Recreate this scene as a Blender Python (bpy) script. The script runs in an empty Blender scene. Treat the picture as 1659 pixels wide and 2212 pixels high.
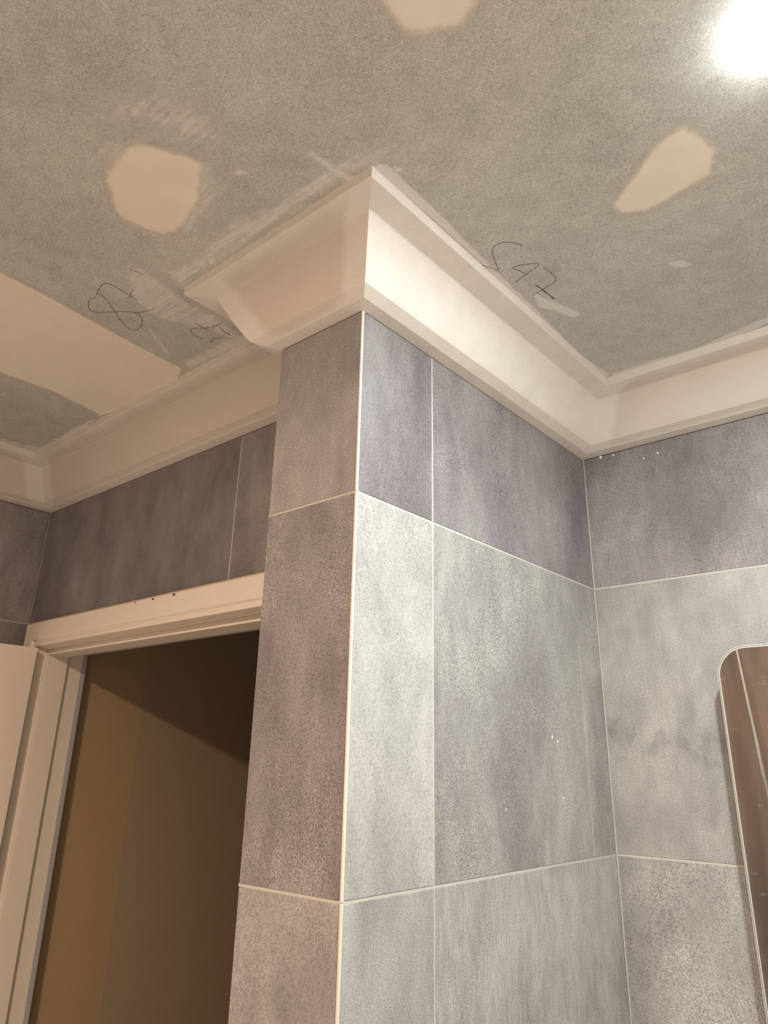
import bpy, bmesh, math
import numpy as np
from mathutils import Matrix, Vector

C = bpy.context.scene.collection
SC = bpy.context.scene
OFF = 1.95                      # height of the survey datum above the floor
ZC = 0.600                      # underside of the cornice (datum heights)
ZT = 0.733                      # ceiling
W_P, L, D, E = 0.2202, 0.8872, 0.2139, 1.6219   # pier width, pier side length, door wall depth, left wall
XR, YB = 1.65, -2.25            # right wall and the wall behind the camera

# ---------------------------------------------------------------- camera
cam = bpy.data.cameras.new('camera'); camo = bpy.data.objects.new('camera', cam); C.objects.link(camo)
R = ((0.7634233759, -0.6077274151, 0.2187513153), (0.6456364791, 0.7083715088, -0.2852426026), (0.0183925503, 0.3589946997, 0.9331583572))
m = Matrix.Identity(4)
for i in range(3):
    m[i][0] = R[i][0]; m[i][1] = R[i][2]; m[i][2] = -R[i][1]
m[0][3], m[1][3], m[2][3] = 0.7721, -0.8216, -0.1769 + OFF
camo.matrix_world = m
cam.sensor_fit = 'HORIZONTAL'; cam.sensor_width = 36.0
cam.lens = 36.0 * 1567.723 / 1659
cam.shift_x = -6.895 / 1659; cam.shift_y = -57.549 / 1659
cam.clip_start = 0.02
SC.camera = camo

# ---------------------------------------------------------------- world, exposure, lamp strengths
wd = bpy.data.worlds.new('world'); SC.world = wd; wd.use_nodes = True
wd.node_tree.nodes['Background'].inputs[0].default_value = (0.5, 0.5, 0.5, 1)
wd.node_tree.nodes['Background'].inputs[1].default_value = 0.0
SC.view_settings.view_transform = 'Standard'; SC.view_settings.look = 'None'
SC.view_settings.gamma = 1.0; SC.view_settings.use_curve_mapping = False
SC.view_settings.exposure = 1.56
LAMP_1 = dict(loc=(0.714, 0.008), r=0.040, h=0.0030, color=(0.945, 1.0, 1.0), strength=735.0)
LAMP_2 = dict(loc=(0.00, -1.44), r=0.085, h=0.004, color=(1.0, 0.74, 0.56), strength=305.0)

# ---------------------------------------------------------------- materials
def new_mat(name):
    mt = bpy.data.materials.new(name); mt.use_nodes = True
    nt = mt.node_tree; nt.nodes.clear()
    out = nt.nodes.new('ShaderNodeOutputMaterial'); b = nt.nodes.new('ShaderNodeBsdfPrincipled')
    nt.links.new(b.outputs[0], out.inputs[0])
    return mt, nt, b, out
class G:
    """small node-graph helper"""
    def __init__(s, nt): s.nt = nt
    def n(s, t, **kw):
        x = s.nt.nodes.new(t)
        for k, v in kw.items(): setattr(x, k, v)
        return x
    def put(s, sock, v):
        if isinstance(v, (int, float)): sock.default_value = v
        elif isinstance(v, (tuple, list)): sock.default_value = v if len(v) == len(sock.default_value) else (*v, 1)
        else: s.nt.links.new(v, sock)
    def m(s, op, a, b=0.0, c=None, clamp=False):
        x = s.n('ShaderNodeMath', operation=op, use_clamp=clamp); s.put(x.inputs[0], a); s.put(x.inputs[1], b)
        if c is not None: s.put(x.inputs[2], c)
        return x.outputs[0]
    def v(s, op, a, b):
        x = s.n('ShaderNodeVectorMath', operation=op); s.put(x.inputs[0], a); s.put(x.inputs[1], b); return x.outputs[0]
    def noise(s, vec, scale, detail=3.0, rough=0.55, dist=0.0):
        x = s.n('ShaderNodeTexNoise'); s.put(x.inputs['Vector'], vec)
        x.inputs['Scale'].default_value = scale; x.inputs['Detail'].default_value = detail
        x.inputs['Roughness'].default_value = rough; x.inputs['Distortion'].default_value = dist
        return x.outputs['Fac']
    def ss(s, v, a, b):
        x = s.n('ShaderNodeMapRange', interpolation_type='SMOOTHSTEP'); s.put(x.inputs[0], v)
        s.put(x.inputs[1], a); s.put(x.inputs[2], b); x.inputs[3].default_value = 0; x.inputs[4].default_value = 1
        return x.outputs[0]
    def mix(s, f, a, b):
        x = s.n('ShaderNodeMix', data_type='RGBA'); s.put(x.inputs[0], f); s.put(x.inputs[6], a); s.put(x.inputs[7], b); return x.outputs[2]
    def attr(s, name, typ='GEOMETRY', out='Fac'):
        x = s.n('ShaderNodeAttribute', attribute_name=name, attribute_type=typ); return x.outputs[out]
    def pos(s): return s.n('ShaderNodeNewGeometry').outputs['Position']
    def bump(s, h, strength, dist):
        x = s.n('ShaderNodeBump'); x.inputs['Strength'].default_value = strength; x.inputs['Distance'].default_value = dist
        s.put(x.inputs['Height'], h); return x.outputs[0]

def mat_tile():
    mt, nt, b, _ = new_mat('porcelain_tile'); g = G(nt)
    p = g.v('ADD', g.pos(), g.attr('seed', 'OBJECT', 'Vector'))
    tone, pits, streak = (g.attr(k, 'OBJECT') for k in ('tone', 'pits', 'streak'))
    sp = g.v('MULTIPLY', p, (1, 1, 0.55))
    cloud = g.noise(sp, 4.2, 5, 0.6, 0.4)
    blot = g.noise(sp, 17, 4, 0.6, 0.6)
    fine = g.noise(p, 370, 3, 0.7)
    grit = g.noise(p, 450, 1, 0.5)
    lines = g.noise(g.v('MULTIPLY', p, (1, 1, 0.13)), 190, 3, 0.65)
    brush = g.noise(g.v('MULTIPLY', p, (1, 1, 0.16)), 26, 4, 0.65)
    val = g.m('MULTIPLY_ADD', g.m('SUBTRACT', cloud, 0.5), 0.95, 0.5)
    val = g.m('MULTIPLY_ADD', g.m('SUBTRACT', blot, 0.5), 0.42, val)
    val = g.m('MULTIPLY_ADD', g.m('SUBTRACT', brush, 0.5), 0.20, val)
    grain = g.ss(fine, 0.27, 0.73)
    val = g.m('MULTIPLY_ADD', g.m('SUBTRACT', grain, 0.5), g.m('MULTIPLY_ADD', pits, 0.50, 0.32), val)
    val = g.m('MULTIPLY_ADD', g.m('MULTIPLY', g.m('SUBTRACT', lines, 0.5), streak), 0.85, val)
    val = g.m('ADD', val, tone)
    pit_zone = g.ss(g.noise(p, 6.5, 3, 0.6), 0.38, 0.62)
    pit = g.m('MULTIPLY', g.m('MULTIPLY', g.ss(fine, 0.52, 0.66), pit_zone), pits)
    val = g.m('SUBTRACT', val, g.m('MULTIPLY', pit, 0.48))
    sz = g.n('ShaderNodeSeparateXYZ'); nt.links.new(g.pos(), sz.inputs[0])
    zz = g.m('ABSOLUTE', g.m('SUBTRACT', sz.outputs[2], g.attr('stain', 'OBJECT')))
    zz = g.m('MULTIPLY_ADD', g.m('SUBTRACT', blot, 0.5), 0.16, zz)
    band = g.m('SUBTRACT', 1.0, g.ss(zz, 0.002, 0.05))
    val = g.m('SUBTRACT', val, g.m('MULTIPLY', g.m('MULTIPLY', band, g.ss(g.noise(p, 28, 4, 0.7), 0.40, 0.60)), 0.17))
    glint_paint = g.m('MULTIPLY', g.ss(grit, 0.64, 0.76), g.m('MULTIPLY', pits, 0.42))  # sharp glints painted into the tile colour as pale specks
    val = g.m('ADD', val, glint_paint)
    ramp = g.n('ShaderNodeValToRGB'); nt.links.new(val, ramp.inputs[0])
    e = ramp.color_ramp.elements
    e[0].position = 0.0; e[0].color = (0.115, 0.105, 0.106, 1)
    e[1].position = 1.0; e[1].color = (0.50, 0.49, 0.465, 1)
    x = e.new(0.5); x.color = (0.265, 0.257, 0.252, 1)
    tint = g.attr('tint', 'OBJECT')
    tc = g.mix(g.m('MULTIPLY_ADD', g.m('SUBTRACT', cloud, 0.5), 0.5, tint, clamp=True), (1.0, 0.960, 0.985), (0.995, 1.0, 0.950))
    mul = g.n('ShaderNodeMix', data_type='RGBA', blend_type='MULTIPLY'); mul.inputs[0].default_value = 1.0
    nt.links.new(ramp.outputs[0], mul.inputs[6]); nt.links.new(tc, mul.inputs[7])
    nt.links.new(mul.outputs[2], b.inputs['Base Color'])
    r = g.m('MULTIPLY_ADD', fine, 0.22, 0.34); nt.links.new(r, b.inputs['Roughness'])
    b.inputs['Specular IOR Level'].default_value = 0.5
    nt.links.new(g.bump(g.m('ADD', fine, g.m('MULTIPLY', lines, 0.3)), 0.22, 0.0012), b.inputs['Normal'])
    return mt
def mat_plain(name, col, rough=0.6, var=0.06, scale=30, bump=0.0, spec=0.3):
    mt, nt, b, _ = new_mat(name); g = G(nt); p = g.pos()
    n = g.noise(p, scale, 4, 0.6); n2 = g.noise(p, scale * 14, 2)
    f = g.m('MULTIPLY_ADD', g.m('SUBTRACT', n, 0.5), var * 4, 0.5)
    f = g.m('MULTIPLY_ADD', g.m('SUBTRACT', n2, 0.5), var * 1.5, f, clamp=True)
    lo = tuple(c * (1 - var * 2) for c in col); hi = tuple(min(1, c * (1 + var * 2)) for c in col)
    nt.links.new(g.mix(f, lo, hi), b.inputs['Base Color'])
    b.inputs['Roughness'].default_value = rough; b.inputs['Specular IOR Level'].default_value = spec
    if bump: nt.links.new(g.bump(n2, bump, 0.001), b.inputs['Normal'])
    return mt
PLASTER = (0.86, 0.78, 0.665)
def mat_ceiling():
    mt, nt, b, _ = new_mat('plasterboard_paper'); g = G(nt); p = g.pos()
    fib = g.noise(p, 320, 4, 0.7, 1.6); fib2 = g.noise(g.v('MULTIPLY', p, (1, 2.6, 1)), 180, 3, 0.7, 2.0)
    big = g.noise(p, 5, 4, 0.55); mid = g.noise(p, 26, 3, 0.6)
    v = g.m('MULTIPLY_ADD', g.m('SUBTRACT', g.ss(fib, 0.36, 0.64), 0.5), 0.60, 0.5)
    v = g.m('MULTIPLY_ADD', g.m('SUBTRACT', g.ss(fib2, 0.36, 0.64), 0.5), 0.38, v)
    v = g.m('MULTIPLY_ADD', g.m('SUBTRACT', big, 0.5), 0.55, v)
    v = g.m('MULTIPLY_ADD', g.m('SUBTRACT', mid, 0.5), 0.50, v, clamp=True)
    col = g.mix(v, (0.34, 0.338, 0.307), (0.72, 0.715, 0.655))
    fleck = g.ss(g.noise(p, 95, 2, 0.5), 0.77, 0.83)
    col = g.mix(g.m('MULTIPLY', fleck, 0.5), col, (0.12, 0.11, 0.09))
    nt.links.new(col, b.inputs['Base Color']); b.inputs['Roughness'].default_value = 0.9
    b.inputs['Specular IOR Level'].default_value = 0.15
    nt.links.new(g.bump(fib, 0.12, 0.0008), b.inputs['Normal'])
    return mt
def mat_feather(name, col, edge_noise, streaky, alpha_max):
    """trowelled compound: solid where the film is thick, broken up where it thins out"""
    mt, nt, b, out = new_mat(name); g = G(nt); p = g.pos()
    f = g.attr('film')
    n1 = g.noise(p, 60, 5, 0.65, 0.5); n2 = g.noise(p, 330, 2, 0.6)
    rot = g.n('ShaderNodeMapping'); nt.links.new(p, rot.inputs[0]); rot.inputs['Rotation'].default_value = (0, 0, 0.2)
    rot.inputs['Scale'].default_value = (5, 55, 1) if streaky == 1 else (55, 5, 1)
    n3 = g.noise(rot.outputs[0], 1.6, 4, 0.65)
    a = g.m('MULTIPLY_ADD', g.m('SUBTRACT', n1, 0.5), edge_noise, f)
    a = g.m('MULTIPLY_ADD', g.m('SUBTRACT', n2, 0.5), edge_noise * 0.45, a)
    if streaky: a = g.m('MULTIPLY_ADD', g.m('SUBTRACT', n3, 0.5), 1.05, a)
    a = g.ss(a, 0.18, 0.82)
    a = g.m('MULTIPLY', a, g.ss(f, 0.0, 0.12))
    a = g.m('MULTIPLY', a, alpha_max)
    big = g.noise(p, 16, 3)
    c = g.mix(big, tuple(x * 0.93 for x in col), tuple(min(1, x * 1.06) for x in col))
    nt.links.new(c, b.inputs['Base Color']); b.inputs['Roughness'].default_value = 0.75; b.inputs['Specular IOR Level'].default_value = 0.2
    nt.links.new(a, b.inputs['Alpha'])
    return mt
def mat_cornice():
    mt, nt, b, _ = new_mat('cornice_plaster'); g = G(nt); p = g.pos()
    j = g.attr('film'); n = g.noise(p, 22, 4, 0.6); n2 = g.noise(p, 260, 2)
    f = g.ss(g.m('MULTIPLY_ADD', g.m('SUBTRACT', n, 0.5), 0.35, j), 0.25, 0.75)
    paper = g.mix(g.noise(p, 9, 3), (0.64, 0.575, 0.50), (0.70, 0.63, 0.555))
    comp = g.mix(n, (0.75, 0.70, 0.635), (0.82, 0.77, 0.705))
    c = g.mix(f, paper, comp)
    c = g.mix(g.m('MULTIPLY', g.ss(n2, 0.3, 0.7), 0.10), c, (0.5, 0.43, 0.37))
    nt.links.new(c, b.inputs['Base Color']); b.inputs['Roughness'].default_value = 0.75; b.inputs['Specular IOR Level'].default_value = 0.25
    nt.links.new(g.bump(n, 0.10, 0.004), b.inputs['Normal'])
    return mt
def mat_mirror():
    mt, nt, b, out = new_mat('mirror_glass'); g = G(nt); p = g.pos()
    arc = g.noise(g.v('MULTIPLY', p, (1, 1, 2.2)), 30, 5, 0.75, 0.5)
    wipe = g.noise(g.v('MULTIPLY', p, (1, 1, 0.12)), 40, 3, 0.6)
    a = g.m('MULTIPLY', g.ss(arc, 0.58, 0.80), 0.16)
    a = g.m('ADD', a, g.m('MULTIPLY', g.ss(wipe, 0.35, 0.8), 0.05))
    a = g.m('ADD', a, 0.045)
    b.inputs['Base Color'].default_value = (0.80, 0.81, 0.79, 1); b.inputs['Metallic'].default_value = 1; b.inputs['Roughness'].default_value = 0.06
    d = g.n('ShaderNodeBsdfDiffuse'); d.inputs[0].default_value = (0.62, 0.58, 0.54, 1)
    mx = g.n('ShaderNodeMixShader'); nt.links.new(a, mx.inputs[0]); nt.links.new(b.outputs[0], mx.inputs[1]); nt.links.new(d.outputs[0], mx.inputs[2])
    nt.links.new(mx.outputs[0], out.inputs[0])
    return mt
def mat_emit(name, col, st):
    mt = bpy.data.materials.new(name); mt.use_nodes = True; nt = mt.node_tree; nt.nodes.clear()
    o = nt.nodes.new('ShaderNodeOutputMaterial'); e = nt.nodes.new('ShaderNodeEmission')
    e.inputs[0].default_value = (*col, 1); e.inputs[1].default_value = st; nt.links.new(e.outputs[0], o.inputs[0])
    return mt
def mat_wood():
    mt, nt, b, _ = new_mat('brown_timber'); g = G(nt); p = g.pos()
    n = g.noise(g.v('MULTIPLY', p, (1, 1, 0.06)), 45, 4, 0.6, 0.6)
    nt.links.new(g.mix(g.ss(n, 0.3, 0.7), (0.04, 0.024, 0.014), (0.095, 0.057, 0.033)), b.inputs['Base Color'])
    b.inputs['Roughness'].default_value = 0.45
    return mt
M = {
 'tile': mat_tile(), 'ceiling': mat_ceiling(), 'cornice': mat_cornice(), 'mirror': mat_mirror(), 'timber': mat_wood(),
 'grout': mat_plain('cream_grout', (0.47, 0.45, 0.385), 0.85, 0.06, 60, 0.2),
 'trim': mat_plain('cream_edge_trim', (0.62, 0.585, 0.50), 0.7, 0.05, 60, 0.1),
 'render': mat_plain('cement_render', (0.30, 0.28, 0.25), 0.9, 0.08),
 'paint': mat_plain('cream_gloss_paint', (0.74, 0.66, 0.565), 0.42, 0.02, 18, 0.0, 0.4),
 'grey': mat_plain('grey_edge_strip', (0.40, 0.39, 0.40), 0.6, 0.03),
 'seal': mat_plain('tan_sealant', (0.50, 0.40, 0.31), 0.6, 0.05),
 'corridor': mat_plain('brown_wall_paint', (0.385, 0.275, 0.155), 0.75, 0.05, 12),
 'corridor2': mat_plain('dark_brown_corridor', (0.35, 0.262, 0.172), 0.7, 0.05, 12),
 'set_wall': mat_plain('bare_plaster_wall', (0.68, 0.65, 0.61), 0.8, 0.04, 8),
 'floor': mat_plain('pale_floor_tile', (0.86, 0.835, 0.80), 0.5, 0.08, 8),
 'metal': mat_plain('satin_steel', (0.55, 0.55, 0.55), 0.3, 0.02),
 'white': mat_plain('white_plastic', (0.8, 0.8, 0.8), 0.4, 0.01),
 'glass_edge': mat_plain('polished_glass_edge', (0.72, 0.72, 0.64), 0.15, 0.02, 30, 0, 0.8),
 'glass_gap': mat_plain('dark_glass_body', (0.10, 0.12, 0.10), 0.2, 0.02, 30, 0, 0.6),
 'pencil': mat_plain('pencil_graphite', (0.16, 0.15, 0.135), 0.7, 0.1, 400),
 'pencil2': mat_plain('bold_pencil_graphite', (0.07, 0.066, 0.06), 0.7, 0.1, 400),
 'dark': mat_plain('dark_speck', (0.06, 0.045, 0.04), 0.8, 0.1),
 'patch': mat_feather('filler_compound', PLASTER, 0.38, 0, 1.0),
 'smear': mat_feather('thin_compound_smear', (0.88, 0.85, 0.80), 0.6, 1, 0.78),
 'smear_across': mat_feather('thin_compound_smear_across', (0.88, 0.85, 0.80), 0.6, 2, 0.80),
 'film': mat_feather('pale_streak_film', (0.60, 0.56, 0.51), 0.25, 2, 0.55),
}

# ---------------------------------------------------------------- builders
def link(name, verts, faces, mat, parent=None, smooth=False):
    me = bpy.data.meshes.new(name); me.from_pydata([tuple(v) for v in verts], [], faces); me.update()
    o = bpy.data.objects.new(name, me); C.objects.link(o)
    if mat: me.materials.append(mat)
    if smooth:
        for p in me.polygons: p.use_smooth = True
    if parent: o.parent = parent; o.matrix_parent_inverse = parent.matrix_world.inverted()
    return o
def link_bm(name, bm, mat, parent=None, smooth=False):
    bmesh.ops.recalc_face_normals(bm, faces=bm.faces)
    me = bpy.data.meshes.new(name); bm.to_mesh(me); bm.free()
    o = bpy.data.objects.new(name, me); C.objects.link(o)
    if mat: me.materials.append(mat)
    if smooth:
        for p in me.polygons: p.use_smooth = True
    if parent: o.parent = parent; o.matrix_parent_inverse = parent.matrix_world.inverted()
    return o
def bm_box(bm, lo, hi, bev=0.0, seg=1):
    t = bmesh.new()
    bmesh.ops.create_cube(t, size=1)
    for v in t.verts: v.co = Vector([(lo[i] + hi[i]) / 2 + v.co[i] * (hi[i] - lo[i]) for i in range(3)])
    if bev: bmesh.ops.bevel(t, geom=t.edges[:], offset=bev, segments=seg, affect='EDGES', profile=0.7)
    me = bpy.data.meshes.new('tmp'); t.to_mesh(me); t.free(); bm.from_mesh(me); bpy.data.meshes.remove(me)
def box(name, lo, hi, mat, parent=None, bev=0.0, seg=1):
    bm = bmesh.new(); lo = (lo[0], lo[1], lo[2] + OFF); hi = (hi[0], hi[1], hi[2] + OFF)
    bm_box(bm, lo, hi, bev, seg); return link_bm(name, bm, mat, parent)
def boxes(name, lst, mat, parent=None, bev=0.0):
    bm = bmesh.new()
    for lo, hi in lst: bm_box(bm, (lo[0], lo[1], lo[2] + OFF), (hi[0], hi[1], hi[2] + OFF), bev)
    return link_bm(name, bm, mat, parent)
def tag(o, label, cat=None, kind=None, group=None):
    o['label'] = label
    if cat: o['category'] = cat
    if kind: o['kind'] = kind
    if group: o['group'] = group
    return o
def sweep(a, b, prev, nxt, prof, fn, step, name, mat, parent=None, film=None, closed=False):
    """one mitred run from a to b of a profile [(t, h)], t measured along the left normal of the path"""
    a, b = np.array(a, float), np.array(b, float)
    def nrm(p, q):
        d = (q - p) / np.linalg.norm(q - p); return np.array((-d[1], d[0]))
    n0 = nrm(a, b)
    def miter(n1): return n0 if n1 is None else (n0 + n1) / (1 + n0 @ n1)
    ma = miter(nrm(np.array(prev, float), a) if prev is not None else None)
    mb = miter(nrm(b, np.array(nxt, float)) if nxt is not None else None)
    N = max(1, int(np.linalg.norm(b - a) / step)); V = []; F = []; A = []
    for i in range(N + 1):
        s = i / N
        for t, h in prof:
            q = (a + ma * t) * (1 - s) + (b + mb * t) * s
            V.append(fn(q[0], q[1], h))
            if film: A.append(film(q, t, h))
    k = len(prof)
    for i in range(N):
        for j in range(k - 1 + (1 if closed else 0)):
            j2 = (j + 1) % k
            F.append((i * k + j, i * k + j2, (i + 1) * k + j2, (i + 1) * k + j))
    if closed: F.append(tuple(range(k))); F.append(tuple(N * k + j for j in reversed(range(k))))
    o = link(name, V, F, mat, parent)
    bm = bmesh.new(); bm.from_mesh(o.data); bmesh.ops.recalc_face_normals(bm, faces=bm.faces); bm.to_mesh(o.data); bm.free()
    if film:
        at = o.data.attributes.new('film', 'FLOAT', 'POINT'); at.data.foreach_set('value', A)
    return o

TH = 0.008; JT = 0.0020      # tile thickness, half joint width
_k = [0]
def tile(parent, lo, hi, axis, face, tone=0.0, pits=0.5, streak=0.15, seed=None, out=None, tint=None, stain=-9.0):
    """a tile in the plane axis=face; lo/hi are (u, z) corners including half joints; out = +1/-1 outward sense"""
    _k[0] += 1
    u0, z0, u1, z1 = lo[0] + JT, lo[1] + JT, hi[0] - JT, hi[1] - JT
    f0, f1 = sorted((face, face - out * TH))
    if axis == 'x': a, b = (f0, u0, z0), (f1, u1, z1)
    else: a, b = (u0, f0, z0), (u1, f1, z1)
    o = box('tile', a, b, M['tile'], parent, 0.0008)
    s = seed if seed is not None else _k[0]
    o['seed'] = [((s * 7.31) % 19) + 3.0, ((s * 3.77) % 17) + 5.0, ((s * 5.13) % 23) + 1.0]
    o['tone'] = float(tone); o['pits'] = float(pits); o['streak'] = float(streak)
    o['stain'] = float(stain)
    o['tint'] = float(tint if tint is not None else (0.15 if hi[1] > Z1 + 0.01 else 0.8))
    return o
def tiles(parent, axis, face, out, us, zs, tones=None, **kw):
    for i in range(len(zs) - 1):
        for j in range(len(us) - 1):
            k = dict(kw)
            if tones and (i, j) in tones: k.update(tones[(i, j)])
            tile(parent, (us[j], zs[i + 1]), (us[j + 1], zs[i]), axis, face, out=out, **k)
def grout(parent, axis, face, out, us, zs, rec=0.0010):
    """grout strips in the joints, a little below the tile face (joined: one continuous bed)"""
    f0, f1 = sorted((face - out * rec, face - out * TH)); L_ = []
    def add(u0, u1, z0, z1):
        L_.append(((f0, u0, z0), (f1, u1, z1)) if axis == 'x' else ((u0, f0, z0), (u1, f1, z1)))
    for z in zs[1:-1]: add(us[0], us[-1], z - JT, z + JT)
    for u in us[1:-1]:
        for i in range(len(zs) - 1): add(u - JT, u + JT, zs[i + 1] + JT, zs[i] - JT)
    if L_: boxes('grout', L_, M['grout'], parent)

Z1 = 0.2456
ROWS = [ZC - 0.0005, Z1, Z1 - 0.6, Z1 - 1.2, Z1 - 1.8, -OFF]
ROWS2 = [ZC - 0.0005, 0.2235, 0.2235 - 0.6, 0.2235 - 1.2, 0.2235 - 1.8, -OFF]

# ---------------------------------------------------------------- pier (the tiled nib that juts into the room)
pier = box('wall_pier', (-W_P + TH, TH, -OFF), (-TH, L, ZT), M['render'])
tag(pier, 'grey tiled pier jutting out under the stepped white cornice', 'wall', 'structure')
# front (narrow, in the warm light), three rows seen
tiles(pier, 'y', 0.0, -1, [-W_P, -0.0026], ROWS, {
    (0, 0): dict(tone=0.08, pits=0.35, seed=11), (1, 0): dict(tone=-0.12, pits=1.0, seed=2, tint=0.1), (2, 0): dict(tone=-0.05, tint=0.2, pits=0.55, seed=14)}, tone=0.05)
grout(pier, 'y', 0.0, -1, [-W_P, -0.0026], ROWS)
G_X = 0.2115
tiles(pier, 'x', 0.0, 1, [0.0026, G_X, L], ROWS, {
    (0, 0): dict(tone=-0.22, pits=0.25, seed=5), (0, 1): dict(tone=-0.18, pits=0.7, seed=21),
    (1, 0): dict(tone=0.22, pits=0.35, seed=8, streak=0.1), (1, 1): dict(tone=0.03, pits=0.9, seed=9),
    (2, 0): dict(tone=0.20, pits=0.3, seed=17, streak=0.2), (2, 1): dict(tone=0.12, pits=0.5, seed=13, streak=0.75)}, tone=0.05)
grout(pier, 'x', 0.0, 1, [0.0026, G_X, L], ROWS)
tiles(pier, 'x', -W_P, -1, [0.0, D], ROWS, tone=0.0)
grout(pier, 'x', -W_P, -1, [0.0, D], ROWS)
for i in range(len(ROWS) - 1):
    z1, z0 = ROWS[i], ROWS[i + 1]
    box('corner_trim', (-0.0034, -0.0006, z0 + 0.0008), (0.0006, 0.0034, z1 - 0.0008), M['trim'], pier, 0.0011, 2)
box('grout', (-0.0030, TH * 0 + 0.0006, -OFF), (-0.0004, TH, ZC), M['grout'], pier)

# ---------------------------------------------------------------- wall with the mirror
wm = box('wall_mirror', (-TH, L + TH, -OFF), (XR, L + 0.10, ZT), M['render'])
tag(wm, 'grey tiled wall behind the mirror, right of the pier', 'wall', 'structure')
US = [0.0, 1.02, XR]
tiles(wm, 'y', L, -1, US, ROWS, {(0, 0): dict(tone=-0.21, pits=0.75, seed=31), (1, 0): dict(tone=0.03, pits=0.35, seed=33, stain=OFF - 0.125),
    (2, 0): dict(tone=0.09, pits=0.9, seed=36)}, tone=0.03)
grout(wm, 'y', L, -1, US, ROWS)
box('grout', (0.0, L - 0.0014, -OFF), (0.0028, L, ZC), M['grout'], wm)

def splash(parent, axis, face, out, u, z, r, n=9):
    bm = bmesh.new(); bmesh.ops.create_uvsphere(bm, u_segments=10, v_segments=6, radius=1)
    for v in bm.verts:
        a = math.atan2(v.co.z, v.co.x); k = 0.75 * r * (1 + 0.10 * math.sin(3 * a + u * 40) + 0.08 * math.sin(5 * a))
        q = (v.co.x * k, v.co.y * 0.0007, v.co.z * k)
        v.co = Vector((face + q[1], u + q[0], OFF + z + q[2])) if axis == 'x' else Vector((u + q[0], face + q[1], OFF + z + q[2]))
    link_bm('plaster_splash', bm, M['white'], parent, True)
for u, z, r in ((0.6232, -0.1169, 0.0042), (0.6462, -0.1252, 0.0036), (0.43, -0.25, 0.002), (0.655, -0.235, 0.003)): splash(pier, 'x', 0.0, 1, u, z, r)
for u, z, r in ((0.05, 0.5945, 0.006), (0.085, 0.5915, 0.004), (0.163, 0.562, 0.003), (0.20, 0.567, 0.0035)): splash(wm, 'y', L, -1, u, z, r)
boxes('sealant_line', [((0.0, 0.7775, -0.35), (0.0003, 0.7792, 0.10))], M['grout'], pier)

# ---------------------------------------------------------------- wall with the door opening
OX0, OX1, OZ = -1.52, -0.40, 0.137     # clear opening between the linings
LT = 0.02; WT = 0.145                  # lining and wall thickness
wdr = boxes('wall_door', [((-E - 0.1, D + TH, OZ + LT), (-W_P, D + WT, ZT)), ((-E - 0.1, D + TH, -OFF), (OX0 - LT, D + WT, OZ + LT)),
                          ((OX1 + LT, D + TH, -OFF), (-W_P, D + WT, OZ + LT))], M['render'])
tag(wdr, 'dark grey tiled wall over the open doorway at left', 'wall', 'structure')
CX = -0.6064
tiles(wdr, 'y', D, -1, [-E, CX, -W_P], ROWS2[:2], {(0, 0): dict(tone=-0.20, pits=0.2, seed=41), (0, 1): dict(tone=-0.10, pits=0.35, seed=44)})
grout(wdr, 'y', D, -1, [-E, CX, -W_P], ROWS2[:2])
tiles(wdr, 'y', D, -1, [-E, -1.592], ROWS2[1:], tone=0.0)
tiles(wdr, 'y', D, -1, [-0.325, -W_P], ROWS2[1:], tone=0.0)
box('grout', (-E, D - 0.0006, 0.2145), (-W_P, D + TH, 0.2245), M['seal'], wdr)
box('grout', (-E, D - 0.0014, 0.2245), (-E + 0.003, D, ZC), M['grout'], wdr)

# ---------------------------------------------------------------- other walls, floor
wl = box('wall_left', (-E - 0.1, YB, -OFF), (-E - TH, D + TH, ZT), M['render'])
tag(wl, 'grey tiled wall at far left behind the open white door', 'wall', 'structure')
UL = [YB, -0.986, D]
tiles(wl, 'x', -E, 1, UL, ROWS2, {(0, 1): dict(tone=0.0, pits=0.2, seed=51), (1, 1): dict(tone=-0.05, seed=52)}, tone=0.0)
grout(wl, 'x', -E, 1, UL, ROWS2)
wr = box('wall_right', (XR, YB, -OFF), (XR + 0.1, L + 0.1, ZT), M['set_wall'])
tag(wr, 'bare cream plastered wall on the right side of the room, outside the photo', 'wall', 'structure')
wb = box('wall_back', (-E - 0.1, YB - 0.1, -OFF), (XR + 0.1, YB - TH, ZT), M['render'])
tag(wb, 'dark grey tiled wall behind the camera, seen only in the mirror', 'wall', 'structure')
UB = [-E, -1.05, 0.15, XR]
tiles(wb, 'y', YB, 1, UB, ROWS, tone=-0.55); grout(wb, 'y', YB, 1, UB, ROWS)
fl = box('floor', (-E - 0.1, YB - 0.1, -OFF - 0.1), (XR + 0.1, L + 0.1, -OFF - TH), M['render'])
tag(fl, 'pale tiled bathroom floor below the frame', 'floor', 'structure')
for i in range(6):
    for j in range(6):
        x0, y0 = -E + i * 0.6, YB + j * 0.6
        x1, y1 = min(x0 + 0.6, XR), min(y0 + 0.6, L)
        if x1 - x0 < 0.05 or y1 - y0 < 0.05: continue
        box('tile', (x0 + JT, y0 + JT, -OFF - TH), (x1 - JT, y1 - JT, -OFF), M['floor'], fl, 0.0008)

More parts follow.
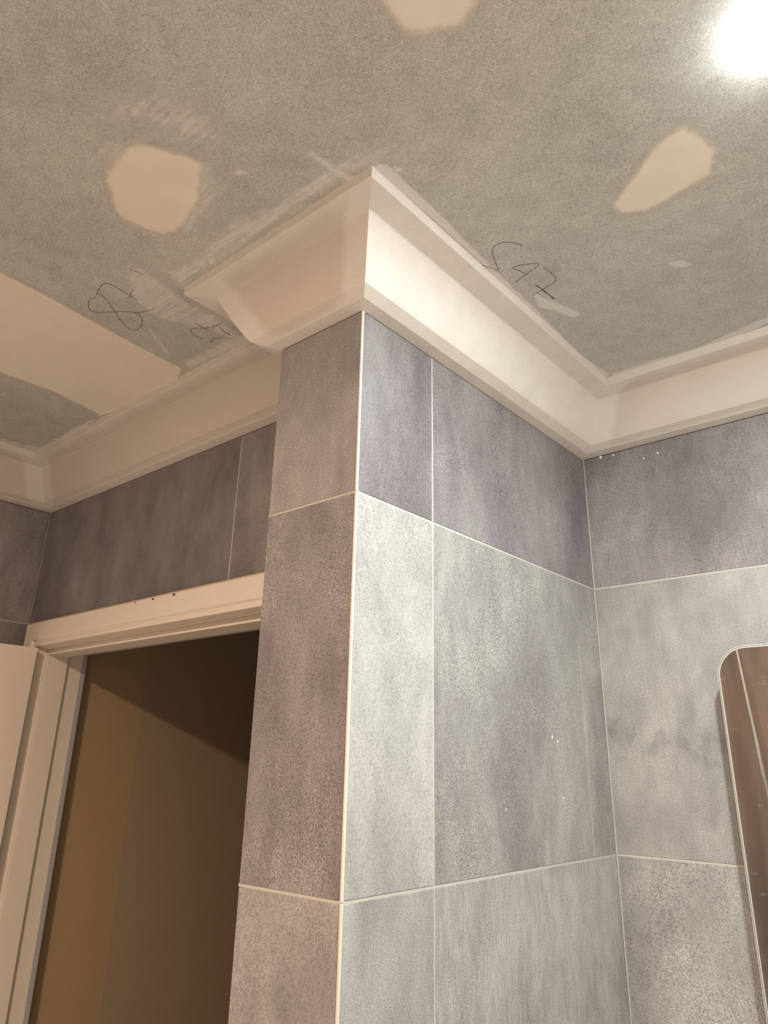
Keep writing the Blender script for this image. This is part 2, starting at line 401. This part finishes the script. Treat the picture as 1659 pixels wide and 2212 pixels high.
# ---------------------------------------------------------------- ceiling
ceil = box('ceiling', (-E - 0.1, YB - 0.1, ZT), (XR + 0.1, L + 0.1, ZT + 0.08), M['ceiling'])
tag(ceil, 'grey green plasterboard ceiling with filler patches and pencil marks', 'ceiling', 'structure')
PTS = {
  'pencil87': [[[-0.5334,-0.2503],[-0.5148,-0.2556],[-0.4929,-0.2603],[-0.4802,-0.2573],[-0.4765,-0.2505],[-0.4769,-0.24],[-0.4781,-0.2236],[-0.4793,-0.2069],[-0.4841,-0.1824]],[[-0.4551,-0.2116],[-0.472,-0.2061],[-0.4849,-0.2022],[-0.4931,-0.2026]],[[-0.5259,-0.2519],[-0.5285,-0.2361],[-0.5417,-0.2154],[-0.5591,-0.1916],[-0.5742,-0.1731],[-0.5855,-0.1565],[-0.594,-0.137],[-0.5901,-0.125],[-0.5674,-0.1246],[-0.5435,-0.1344],[-0.5284,-0.1505],[-0.5296,-0.1652],[-0.5422,-0.1797],[-0.5587,-0.1919],[-0.5737,-0.2022],[-0.5955,-0.2196],[-0.5914,-0.2338],[-0.5755,-0.2452],[-0.5581,-0.2495],[-0.539,-0.2471]],[[-0.5296,-0.1652],[-0.5166,-0.1565],[-0.5002,-0.1499],[-0.4791,-0.1438]]],
  'pencil21': [[[-0.4566,-0.0563],[-0.4578,-0.0399],[-0.458,-0.0195]],[[-0.4238,-0.0186],[-0.4527,-0.0282],[-0.4697,-0.0406],[-0.4815,-0.046],[-0.4898,-0.0437],[-0.4975,-0.0361],[-0.4992,-0.0254],[-0.4989,-0.0098],[-0.4918,-0.0054]],[[-0.4274,-0.0127],[-0.4341,0.0085],[-0.4352,0.0257]],[[-0.4943,0.0174],[-0.4889,0.0117],[-0.4779,0.0099],[-0.4595,0.0185]]],
  'pencilline': [[[-0.4016,-0.2531],[-0.3984,-0.2436],[-0.3969,-0.2368],[-0.3962,-0.2256]]],
  'S47': [[[0.2373,0.1774],[0.2358,0.1669],[0.227,0.1534],[0.2139,0.1435],[0.1992,0.143],[0.1857,0.1538],[0.1762,0.1757],[0.1695,0.197],[0.1667,0.2064],[0.1621,0.2051],[0.1545,0.1849],[0.1467,0.1725]],[[0.2019,0.2584],[0.1967,0.2368],[0.1918,0.2189],[0.2144,0.2255],[0.236,0.2406],[0.2081,0.2515],[0.1896,0.2565],[0.1696,0.2634]],[[0.2382,0.2562],[0.2413,0.2782],[0.2405,0.3016],[0.2338,0.3084],[0.2074,0.3162],[0.177,0.3217]]],
  'S47bold': [[[0.1988,0.2968],[0.2025,0.325],[0.2052,0.3619]]],
  'patch_a': [[-0.2013,-0.4246],[-0.1247,-0.43],[-0.0953,-0.4155],[-0.0796,-0.3837],[-0.0632,-0.3559],[-0.0547,-0.3243],[-0.1008,-0.2966],[-0.1382,-0.2709],[-0.1952,-0.2573],[-0.2379,-0.2524],[-0.2692,-0.2663],[-0.2806,-0.2982],[-0.2904,-0.3375],[-0.2798,-0.3638],[-0.2485,-0.389],[-0.2275,-0.413]],
  'patch_b': [[0.5704,0.081],[0.5865,0.1184],[0.5981,0.1691],[0.5707,0.2231],[0.5357,0.2276],[0.4861,0.2357],[0.4489,0.2374],[0.4084,0.2135],[0.4051,0.1772],[0.4277,0.1603],[0.4696,0.1281],[0.5192,0.0895]],
  'patch_c': [[0.3363,-0.3651],[0.3293,-0.3317],[0.3274,-0.3069],[0.3325,-0.2857],[0.35,-0.2679],[0.3763,-0.2566],[0.3983,-0.2452],[0.4229,-0.2547],[0.4509,-0.2706],[0.4547,-0.3322],[0.4069,-0.3785]],
  'band': [[-0.6,-2.2],[-0.6098,-0.4152],[-0.6143,-0.3082],[-0.6254,-0.2078],[-0.6381,-0.0841],[-0.6466,0.051],[-0.7144,0.0748],[-0.9013,0.0805],[-1.0816,0.0619],[-1.0557,0.0375],[-1.0282,-0.1034],[-1.0369,-0.2319],[-1.0185,-0.4],[-1.0,-2.2]],
  'sm_a': [[-0.1534,-0.4652],[-0.093,-0.4332],[-0.0582,-0.3639],[-0.0373,-0.3163],[-0.0937,-0.2633],[-0.1958,-0.2264],[-0.2895,-0.2528],[-0.3096,-0.3185],[-0.2592,-0.3977]],
  'sm_front': [[0.23,-0.1694],[0.2187,-0.138],[0.1691,-0.1419],[-0.0361,-0.1437],[-0.3163,-0.1486],[-0.3911,-0.1291],[-0.3639,-0.2246],[-0.2581,-0.2019],[-0.1267,-0.2171],[-0.0192,-0.2028],[0.1085,-0.1975],[0.1765,-0.1843]],
  'sm_right': [[0.1574,-0.149],[0.1713,-0.1376],[0.1694,0.0228],[0.1614,0.2549],[0.1558,0.4171],[0.1493,0.6078],[0.1654,0.7205],[0.135,0.7526],[0.1364,0.4954],[0.1492,0.1889],[0.1502,0.0073],[0.1439,-0.1473]],
  'sm_rightb': [[0.1654,0.7205],[0.2615,0.7184],[0.3647,0.7323],[0.4728,0.7069],[0.5505,0.6934],[0.5425,0.7264],[0.4185,0.7574],[0.2663,0.7636],[0.1403,0.7598]],
  'sm_left': [[-0.3886,-0.2808],[-0.3682,-0.2427],[-0.3911,-0.1291],[-0.3925,-0.0442],[-0.4091,0.0604],[-0.4494,0.0662],[-0.4693,-0.0242],[-0.5199,-0.1234],[-0.498,-0.1939],[-0.4516,-0.2381]],
  'sm_doorw': [[-0.6189,0.0248],[-0.4674,0.0264],[-0.3781,0.0413],[-0.3924,0.0738],[-0.5344,0.0645],[-0.6433,0.0624]],
  'sm_doorw2': [[-1.1025,0.0493],[-1.0812,0.066],[-1.2737,0.0759],[-1.4967,0.0823],[-1.48,-0.0418],[-1.4443,-0.0571],[-1.4228,0.0471]],
  'sm_cross': [[0.0918,-0.2534],[0.1012,-0.2218],[0.115,-0.1606],[0.1123,-0.1233],[0.0747,-0.1403],[0.0735,-0.1944],[0.0725,-0.2453]],
  'sm_s47': [[0.1822,0.3109],[0.2037,0.3689],[0.2307,0.4459],[0.2027,0.4545],[0.1803,0.3925],[0.1615,0.3667]],
  'sm_spot': [[0.4288,0.3891],[0.459,0.4029],[0.47,0.4294],[0.4503,0.4278],[0.4296,0.4111]],
  'sm_spot2': [[0.4926,0.3307],[0.5225,0.39],[0.5159,0.3979],[0.4927,0.3546]],
  'sm_spots3': [[-0.0411,-0.2851],[-0.0212,-0.2818],[-0.0195,-0.2637],[-0.0401,-0.2713]],
  'sm_sq': [[-0.257,-0.1746],[-0.2367,-0.1724],[-0.2423,-0.1592],[-0.268,-0.1564]],
  'sm_dot': [[0.1443,-0.2695],[0.1481,-0.2664],[0.1444,-0.2628],[0.1406,-0.2659]],
  'sm_dustul': [[-0.1784,-0.5311],[-0.0552,-0.5235],[0.0352,-0.4685],[0.0512,-0.3756],[0.0107,-0.3077],[-0.053,-0.3228],[-0.0993,-0.4211],[-0.1562,-0.4676]],
  'sm_streak': [[-0.5523,-0.1261],[-0.5392,-0.125],[-0.6135,-0.0119],[-0.6352,-0.0102]],
  'sm_up': [[0.1749,-0.1372],[0.1861,-0.1129],[0.1775,-0.1072],[0.1669,-0.1158]],
}

def film_patch(name, poly, feather, mat, amount=1.0, res=0.006, dz=0.0004, label=None):
    P = np.array(poly); n = len(P)
    lo, hi = P.min(0) - 0.012, P.max(0) + 0.012
    lo = np.maximum(lo, (-E + 0.001, YB)); hi = np.minimum(hi, (XR, L))
    nx, ny = max(3, int((hi[0] - lo[0]) / res)), max(3, int((hi[1] - lo[1]) / res))
    X, Y = np.meshgrid(np.linspace(lo[0], hi[0], nx), np.linspace(lo[1], hi[1], ny))
    q = np.stack((X.ravel(), Y.ravel()), 1)
    dist = np.full(len(q), 1e9); inside = np.zeros(len(q), bool)
    for i in range(n):
        a, b = P[i], P[(i + 1) % n]; ab = b - a
        t = np.clip(((q - a) @ ab) / max(ab @ ab, 1e-12), 0, 1)
        dist = np.minimum(dist, np.linalg.norm(q - (a + t[:, None] * ab), axis=1))
        c = ((a[1] > q[:, 1]) != (b[1] > q[:, 1]))
        if abs(b[1] - a[1]) > 1e-12: inside ^= c & (q[:, 0] < (b[0] - a[0]) * (q[:, 1] - a[1]) / (b[1] - a[1]) + a[0])
    sd = np.where(inside, dist, -dist)
    f = np.clip(sd / feather + 0.35, 0, 1) * amount
    F = []
    for j in range(ny - 1):
        for i in range(nx - 1):
            c = (j * nx + i, (j + 1) * nx + i, (j + 1) * nx + i + 1, j * nx + i + 1)
            if max(f[k] for k in c) > 0.0: F.append(c)
    use = sorted({k for c in F for k in c}); ix = {k: i for i, k in enumerate(use)}
    o = link(name, [(q[k, 0], q[k, 1], OFF + ZT - dz) for k in use], [tuple(ix[k] for k in c) for c in F], mat, ceil)
    at = o.data.attributes.new('film', 'FLOAT', 'POINT'); at.data.foreach_set('value', [float(f[k]) for k in use])
    if label: o['label'] = label
    return o
film_patch('filler_patch', PTS['patch_a'], 0.032, M['patch'], dz=0.00028, label='round cream filler patch on the ceiling at left')
film_patch('filler_patch', PTS['patch_b'], 0.036, M['patch'], dz=0.00028, label='long cream filler patch on the ceiling near the lamp')
film_patch('filler_patch', PTS['patch_c'], 0.040, M['patch'], dz=0.00028, label='cream filler patch at the top edge of the photo')
film_patch('joint_band', PTS['band'], 0.022, M['patch'], dz=0.00028, res=0.008, label='wide cream filled board joint across the ceiling')
SM = [('sm_a', .05, 'smear', .75), ('sm_front', .05, 'smear', .8), ('sm_right', .008, 'smear_across', 1.0), ('sm_rightb', .012, 'smear', 0.9),
      ('sm_left', .03, 'smear', .7), ('sm_doorw', .012, 'smear', .8), ('sm_doorw2', .012, 'smear', .8), ('sm_cross', .02, 'smear_across', .7),
      ('sm_s47', .01, 'smear_across', .9), ('sm_spot', .008, 'smear', .9), ('sm_spot2', .01, 'smear_across', .6), ('sm_spots3', .006, 'smear', .8),
      ('sm_sq', .006, 'smear', .9), ('sm_dot', .002, 'smear', 1.0), ('sm_dustul', .08, 'smear', .55), ('sm_streak', .008, 'smear_across', .7), ('sm_up', .006, 'smear', .8)]
for i, (k, fe, mt, am) in enumerate(SM): film_patch('plaster_smear', PTS[k], fe, M[mt], am, 0.005 if fe > .006 else 0.002, dz=0.0001 + 0.00001 * i)
def ribbon(name, strokes, width, mat, label):
    V, F = [], []
    for st in strokes:
        P = np.array(st, float)
        # Catmull-Rom smoothing
        Q = []
        E_ = np.vstack((2 * P[0] - P[1], P, 2 * P[-1] - P[-2]))
        for i in range(1, len(E_) - 2):
            for t in np.linspace(0, 1, 6, endpoint=False):
                p0, p1, p2, p3 = E_[i - 1:i + 3]
                Q.append(0.5 * (2 * p1 + (p2 - p0) * t + (2 * p0 - 5 * p1 + 4 * p2 - p3) * t * t + (3 * p1 - p0 - 3 * p2 + p3) * t ** 3))
        Q.append(P[-1]); Q = np.array(Q)
        T = np.gradient(Q, axis=0); T /= np.linalg.norm(T, axis=1)[:, None] + 1e-9
        N_ = np.stack((-T[:, 1], T[:, 0]), 1); b0 = len(V)
        for i, (a, nn) in enumerate(zip(Q, N_)):
            w = width * (0.42 + 0.12 * math.sin(i * 1.3)) * (0.55 if i in (0, len(Q) - 1) else 1)
            V += [(*(a + nn * w), OFF + ZT - 0.0006), (*(a - nn * w), OFF + ZT - 0.0006)]
        for i in range(len(Q) - 1): F.append((b0 + 2 * i, b0 + 2 * i + 1, b0 + 2 * i + 3, b0 + 2 * i + 2))
    o = link(name, V, F, mat, ceil); o['label'] = label; return o
ribbon('pencil_mark', PTS['pencil87'], 0.0016, M['pencil'], 'looping handwritten pencil figure on the ceiling at left')
ribbon('pencil_mark', PTS['pencil21'], 0.0018, M['pencil'], 'small handwritten pencil figures beside the door wall cornice')
ribbon('pencil_mark', PTS['pencilline'], 0.0016, M['pencil'], 'short pencil stroke on the ceiling')
ribbon('pencil_mark', PTS['S47'], 0.0015, M['pencil'], 'handwritten pencil S 47 on the ceiling')
ribbon('pencil_mark', PTS['S47bold'], 0.0026, M['pencil2'], 'bold pencil cross stroke of the handwritten seven')

# ---------------------------------------------------------------- cornice: one mitred run per wall
PROF = [(0.150, 0.136), (0.1490, 0.1335), (0.1475, 0.1290), (0.1465, 0.1165), (0.1450, 0.1150), (0.0995, 0.1090), (0.0970, 0.1070),
        (0.0840, 0.0800), (0.0715, 0.0560), (0.0590, 0.0345), (0.0480, 0.0165), (0.0455, 0.0140), (0.0240, 0.0035), (0.0020, 0.0), (-0.007, 0.0)]
PATH = [(XR, L), (0, L), (0, 0), (-W_P, 0), (-W_P, D), (-E, D), (-E, YB), (XR, YB)]
CL = ['white cornice along the mirror wall at right', 'white cornice on the bright right side of the pier', 'cream cornice on the short front of the pier',
      'cream cornice on the hidden left return of the pier', 'tan cornice over the doorway wall', 'white cornice on the far left wall above the open door',
      'white cornice on the wall behind the camera', 'white cornice on the wall right of the camera']
def film_c(q, t, h):
    d = min(math.hypot(q[0] - x, q[1] - y) for x, y in [(-W_P - t, -t), (t, -t), (t, L - t), (-W_P - t, D - t), (-E + t, D - t)])
    f = max(0.0, min(1.0, 1.5 - d / 0.055))
    if h < 0.012 or h > 0.110: f = max(f, 0.62)
    if abs(q[0] - t) < 1e-3 and -t - 1e-6 <= q[1] <= L: f = max(f, 0.62)
    return f
n = len(PATH)
for i in range(n):
    o = sweep(PATH[i], PATH[(i + 1) % n], PATH[i - 1], PATH[(i + 2) % n], PROF, lambda x, y, h: (x, y, OFF + ZC + h), 0.02, 'trim_%d' % (i + 1), M['cornice'], film=film_c)
    tag(o, CL[i], 'cornice', 'structure')
    for p in o.data.polygons: p.use_smooth = True
    o.data.set_sharp_from_angle(angle=math.radians(14))

# ---------------------------------------------------------------- door frame and door leaf
AX0, AX1, AZ = -1.590, -0.327, 0.2145
fr = box('trim_9', (OX0 - LT, D - 0.002, OZ), (OX1 + LT, D + WT + 0.002, OZ + LT), M['paint'])
tag(fr, 'cream painted door frame around the dark doorway', 'door frame', 'structure')
APROF = [(0.0, 0.0), (0.0, 0.0165), (0.0015, 0.018), (0.054, 0.018), (0.0585, 0.0125), (0.0625, 0.0120), (0.0650, 0.0150), (0.0725, 0.0150), (0.0735, 0.0135), (0.0735, 0.0)]
APATH = [(AX1, -OFF), (AX1, AZ), (AX0, AZ), (AX0, -OFF)]
for i in range(3):
    sweep(APATH[i], APATH[i + 1], APATH[i - 1] if i else None, APATH[i + 2] if i < 2 else None, APROF,
          lambda x, z, h: (x, D - h, z + OFF), 0.4, 'architrave', M['paint'], fr, closed=True)
for x0, x1, sx in ((OX0 - LT, OX0, 1), (OX1, OX1 + LT, -1)):
    box('door_lining', (x0, D - 0.002, -OFF), (x1, D + WT + 0.002, OZ), M['paint'], fr, 0.001)
    e = OX0 if sx == 1 else OX1
    a, b = sorted((e, e + sx * 0.012))
    box('door_stop', (a, D + 0.028, -OFF), (b, D + 0.095, OZ - 0.012), M['paint'], fr, 0.003, 2)
    a, b = sorted((e - sx * 0.012, e + sx * 0.003))
    box('grey_edge', (a, D + WT + 0.001, -OFF), (b, D + WT + 0.018, OZ + 0.004), M['grey'], fr, 0.003, 2)  # plain grey strip at the corridor end of the lining
box('door_stop', (OX0, D + 0.028, OZ - 0.016), (OX1, D + 0.095, OZ), M['paint'], fr, 0.003, 2)
box('grey_edge', (OX0, D + WT + 0.001, OZ - 0.002), (OX1, D + WT + 0.018, OZ + 0.012), M['grey'], fr, 0.003, 2)
for k, (x, z, w) in enumerate(((-0.970, 0.2095, 0.004), (-0.887, 0.2095, 0.006), (-0.795, 0.2095, 0.007))):
    bm = bmesh.new(); bmesh.ops.create_uvsphere(bm, u_segments=10, v_segments=6, radius=1)
    for v in bm.verts: v.co = Vector((x + v.co.x * w, D - 0.018 + v.co.y * 0.0008, OFF + z + v.co.z * w * 0.40 * (1 + 0.2 * math.sin(7 * v.co.x))))
    link_bm('paint_chip', bm, M['dark'], fr)

dr = box('door_1', (OX0 + 0.002, -0.80, -OFF + 0.008), (OX0 + 0.037, D - 0.019, 0.134), M['paint'], None, 0.0015, 2)
tag(dr, 'cream painted door leaf swung open against the left wall', 'door', 'structure')
for z in (-0.05, -0.95, -1.72):
    bm = bmesh.new()
    bmesh.ops.create_cone(bm, segments=14, radius1=0.006, radius2=0.006, depth=0.09, cap_ends=True)
    for v in bm.verts: v.co += Vector((OX0 - 0.006, D - 0.028, OFF + z))
    link_bm('hinge', bm, M['metal'], dr, True)
h = boxes('door_handle', [((OX0 + 0.037, -0.76, -0.99), (OX0 + 0.043, -0.71, -0.93)), ((OX0 + 0.043, -0.741, -0.966), (OX0 + 0.085, -0.729, -0.954)),
                          ((OX0 + 0.075, -0.741, -0.968), (OX0 + 0.088, -0.62, -0.952))], M['metal'], dr, 0.002)

# ---------------------------------------------------------------- corridor beyond the doorway
CY0, CY1 = D + WT, 3.1
cl = box('wall_corridor_left', (-1.68, CY0 + 0.0185, -OFF), (-1.555, CY1, ZT), M['corridor'])
tag(cl, 'dim brown corridor wall seen through the doorway', 'wall', 'structure')
box('wall_darker_part', (-1.555, 0.615, -OFF), (-1.5544, CY1, ZT), M['corridor2'], cl)  # thin darker sheet over the corridor wall beyond its near stretch
bm = bmesh.new(); bmesh.ops.create_uvsphere(bm, u_segments=10, v_segments=6, radius=0.0045)
for v in bm.verts: v.co = Vector((-1.5548 + v.co.x * 0.2, 0.535 + v.co.y, OFF - 0.905 + v.co.z))
link_bm('paint_fleck', bm, M['white'], cl)
tag(box('wall_corridor_end', (-1.68, CY1, -OFF), (0.0, CY1 + 0.1, ZT), M['corridor2']), 'dark far end wall of the corridor', 'wall', 'structure')
tag(box('wall_corridor_right', (-W_P + 0.001, L + 0.11, -OFF), (-0.12, CY1, ZT), M['corridor2']), 'dark right wall of the corridor hidden by the pier', 'wall', 'structure')
tag(box('ceiling_corridor', (-1.68, CY0 + 0.0185, ZT + 0.001), (0.0, CY1 + 0.1, ZT + 0.07), M['corridor2']), 'dark ceiling of the corridor beyond the door', 'ceiling', 'structure')
tag(box('floor_corridor', (-1.68, CY0, -OFF - 0.1), (0.0, CY1 + 0.1, -OFF), M['timber']), 'brown floor of the corridor beyond the door', 'floor', 'structure')

# ---------------------------------------------------------------- mirror
MX0, MX1, MZ0, MZ1, MR = 0.2878, 0.98, -1.05, 0.0678, 0.062
MY = L - 0.066
def rrect(x0, x1, z0, z1, r, n=14):
    P = []
    for cx, cz, a0 in ((x1 - r, z1 - r, 0), (x0 + r, z1 - r, 90), (x0 + r, z0 + r, 180), (x1 - r, z0 + r, 270)):
        for i in range(n + 1):
            a = math.radians(a0 + 90 * i / n); P.append((cx + r * math.cos(a), cz + r * math.sin(a)))
    return P
def slab(name, insets, mat, parent=None, caps=True):
    """stack of rounded rectangles [(inset, y)]"""
    V, F = [], []; k = None
    for ins, y in insets:
        P = rrect(MX0 + ins, MX1 - ins, MZ0 + ins, MZ1 - ins, max(0.004, MR - ins)); k = len(P)
        V += [(x, y, z + OFF) for x, z in P]
    for i in range(len(insets) - 1):
        for j in range(k): F.append((i * k + j, i * k + (j + 1) % k, (i + 1) * k + (j + 1) % k, (i + 1) * k + j))
    if caps: F.append(tuple(range(k))[::-1]); F.append(tuple((len(insets) - 1) * k + j for j in range(k)))
    bm = bmesh.new(); me = bpy.data.meshes.new('t'); me.from_pydata(V, [], F); bm.from_mesh(me); bpy.data.meshes.remove(me)
    return link_bm(name, bm, mat, parent)
mir = bpy.data.objects.new('wall_mirror_cabinet', None)
mir.name = 'mirror'; mir.location = ((MX0 + MX1) / 2, L, MZ0 + OFF); C.objects.link(mir); bpy.context.view_layer.update()
tag(mir, 'round cornered frameless mirror hung on the grey tiled wall', 'mirror')
slab('backing_frame', [(0.040, L), (0.040, MY + 0.006)], M['white'], mir)
slab('glass', [(0.0042, MY + 0.006), (0.0042, MY), (0.0046, MY - 0.0004)], M['mirror'], mir)
slab('polished_edge', [(0.0, MY + 0.006), (0.0, MY + 0.0008), (0.0010, MY - 0.0002), (0.0014, MY)], M['glass_edge'], mir, False)
slab('edge_line', [(0.0014, MY), (0.0016, MY + 0.0015), (0.0026, MY + 0.0015), (0.0028, MY)], M['glass_gap'], mir, False)
slab('bevel_edge', [(0.0028, MY), (0.0036, MY - 0.0006), (0.0046, MY - 0.0005)], M['glass_edge'], mir, False)
# pale streak on the glass, wider and fainter downward
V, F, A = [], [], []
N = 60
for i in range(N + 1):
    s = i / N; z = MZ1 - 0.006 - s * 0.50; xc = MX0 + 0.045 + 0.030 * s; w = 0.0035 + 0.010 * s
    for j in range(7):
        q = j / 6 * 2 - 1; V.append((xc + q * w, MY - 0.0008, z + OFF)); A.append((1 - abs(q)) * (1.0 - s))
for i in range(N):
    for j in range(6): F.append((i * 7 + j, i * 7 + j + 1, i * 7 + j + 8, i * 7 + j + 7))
o = link('pale_streak', V, F, M['film'], mir); at = o.data.attributes.new('film', 'FLOAT', 'POINT'); at.data.foreach_set('value', A)

# ---------------------------------------------------------------- brown timber door added behind the camera to darken the mirror reflection
d2 = box('added_door', (-0.62, YB, -OFF + 0.01), (0.28, YB + 0.04, 0.56), M['timber'], None, 0.002)
tag(d2, 'brown timber door added behind the camera for the mirror reflection', 'door', 'structure')
box('architrave', (-0.70, YB, -OFF), (-0.62, YB + 0.02, 0.585), M['paint'], d2); box('architrave', (0.28, YB, -OFF), (0.36, YB + 0.02, 0.585), M['paint'], d2)

# ---------------------------------------------------------------- ceiling lamps
def lamp(cfg, label):
    x, y = cfg['loc']; r, hgt = cfg['r'], cfg['h']; zc = OFF + ZT
    t = bpy.data.objects.new('ceiling_lamp', None); t.location = (x, y, zc); C.objects.link(t); bpy.context.view_layer.update()
    tag(t, label, 'ceiling lamp')
    V, F = [], []; n = 40
    ring = [(r - 0.004, 0.0), (r - 0.004, -0.0035), (r - 0.012, -0.0035)]
    for q, dz in ring:
        V += [(x + q * math.cos(2 * math.pi * i / n), y + q * math.sin(2 * math.pi * i / n), zc + dz) for i in range(n)]
    for k in range(len(ring) - 1):
        for i in range(n): F.append((k * n + i, k * n + (i + 1) % n, (k + 1) * n + (i + 1) % n, (k + 1) * n + i))
    link('base_plate', V, F, M['white'], t, True)
    V, F = [], []; m_ = 8
    for k in range(m_):
        a = math.pi / 2 * k / m_; q, dz = (r - 0.001) * math.cos(a), -0.003 - hgt * math.sin(a)
        V += [(x + q * math.cos(2 * math.pi * i / n), y + q * math.sin(2 * math.pi * i / n), zc + dz) for i in range(n)]
    for k in range(m_ - 1):
        for i in range(n): F.append((k * n + i, k * n + (i + 1) % n, (k + 1) * n + (i + 1) % n, (k + 1) * n + i))
    V.append((x, y, zc - 0.003 - hgt)); c = len(V) - 1
    for i in range(n): F.append(((m_ - 1) * n + i, (m_ - 1) * n + (i + 1) % n, c))
    link('diffuser', V, F, mat_emit('lit_diffuser', cfg['color'], cfg['strength']), t, True)
    return t
lamp(LAMP_1, 'round lit ceiling lamp glaring at the top right corner')
lamp(LAMP_2, 'round warm ceiling lamp behind the camera, outside the photo')
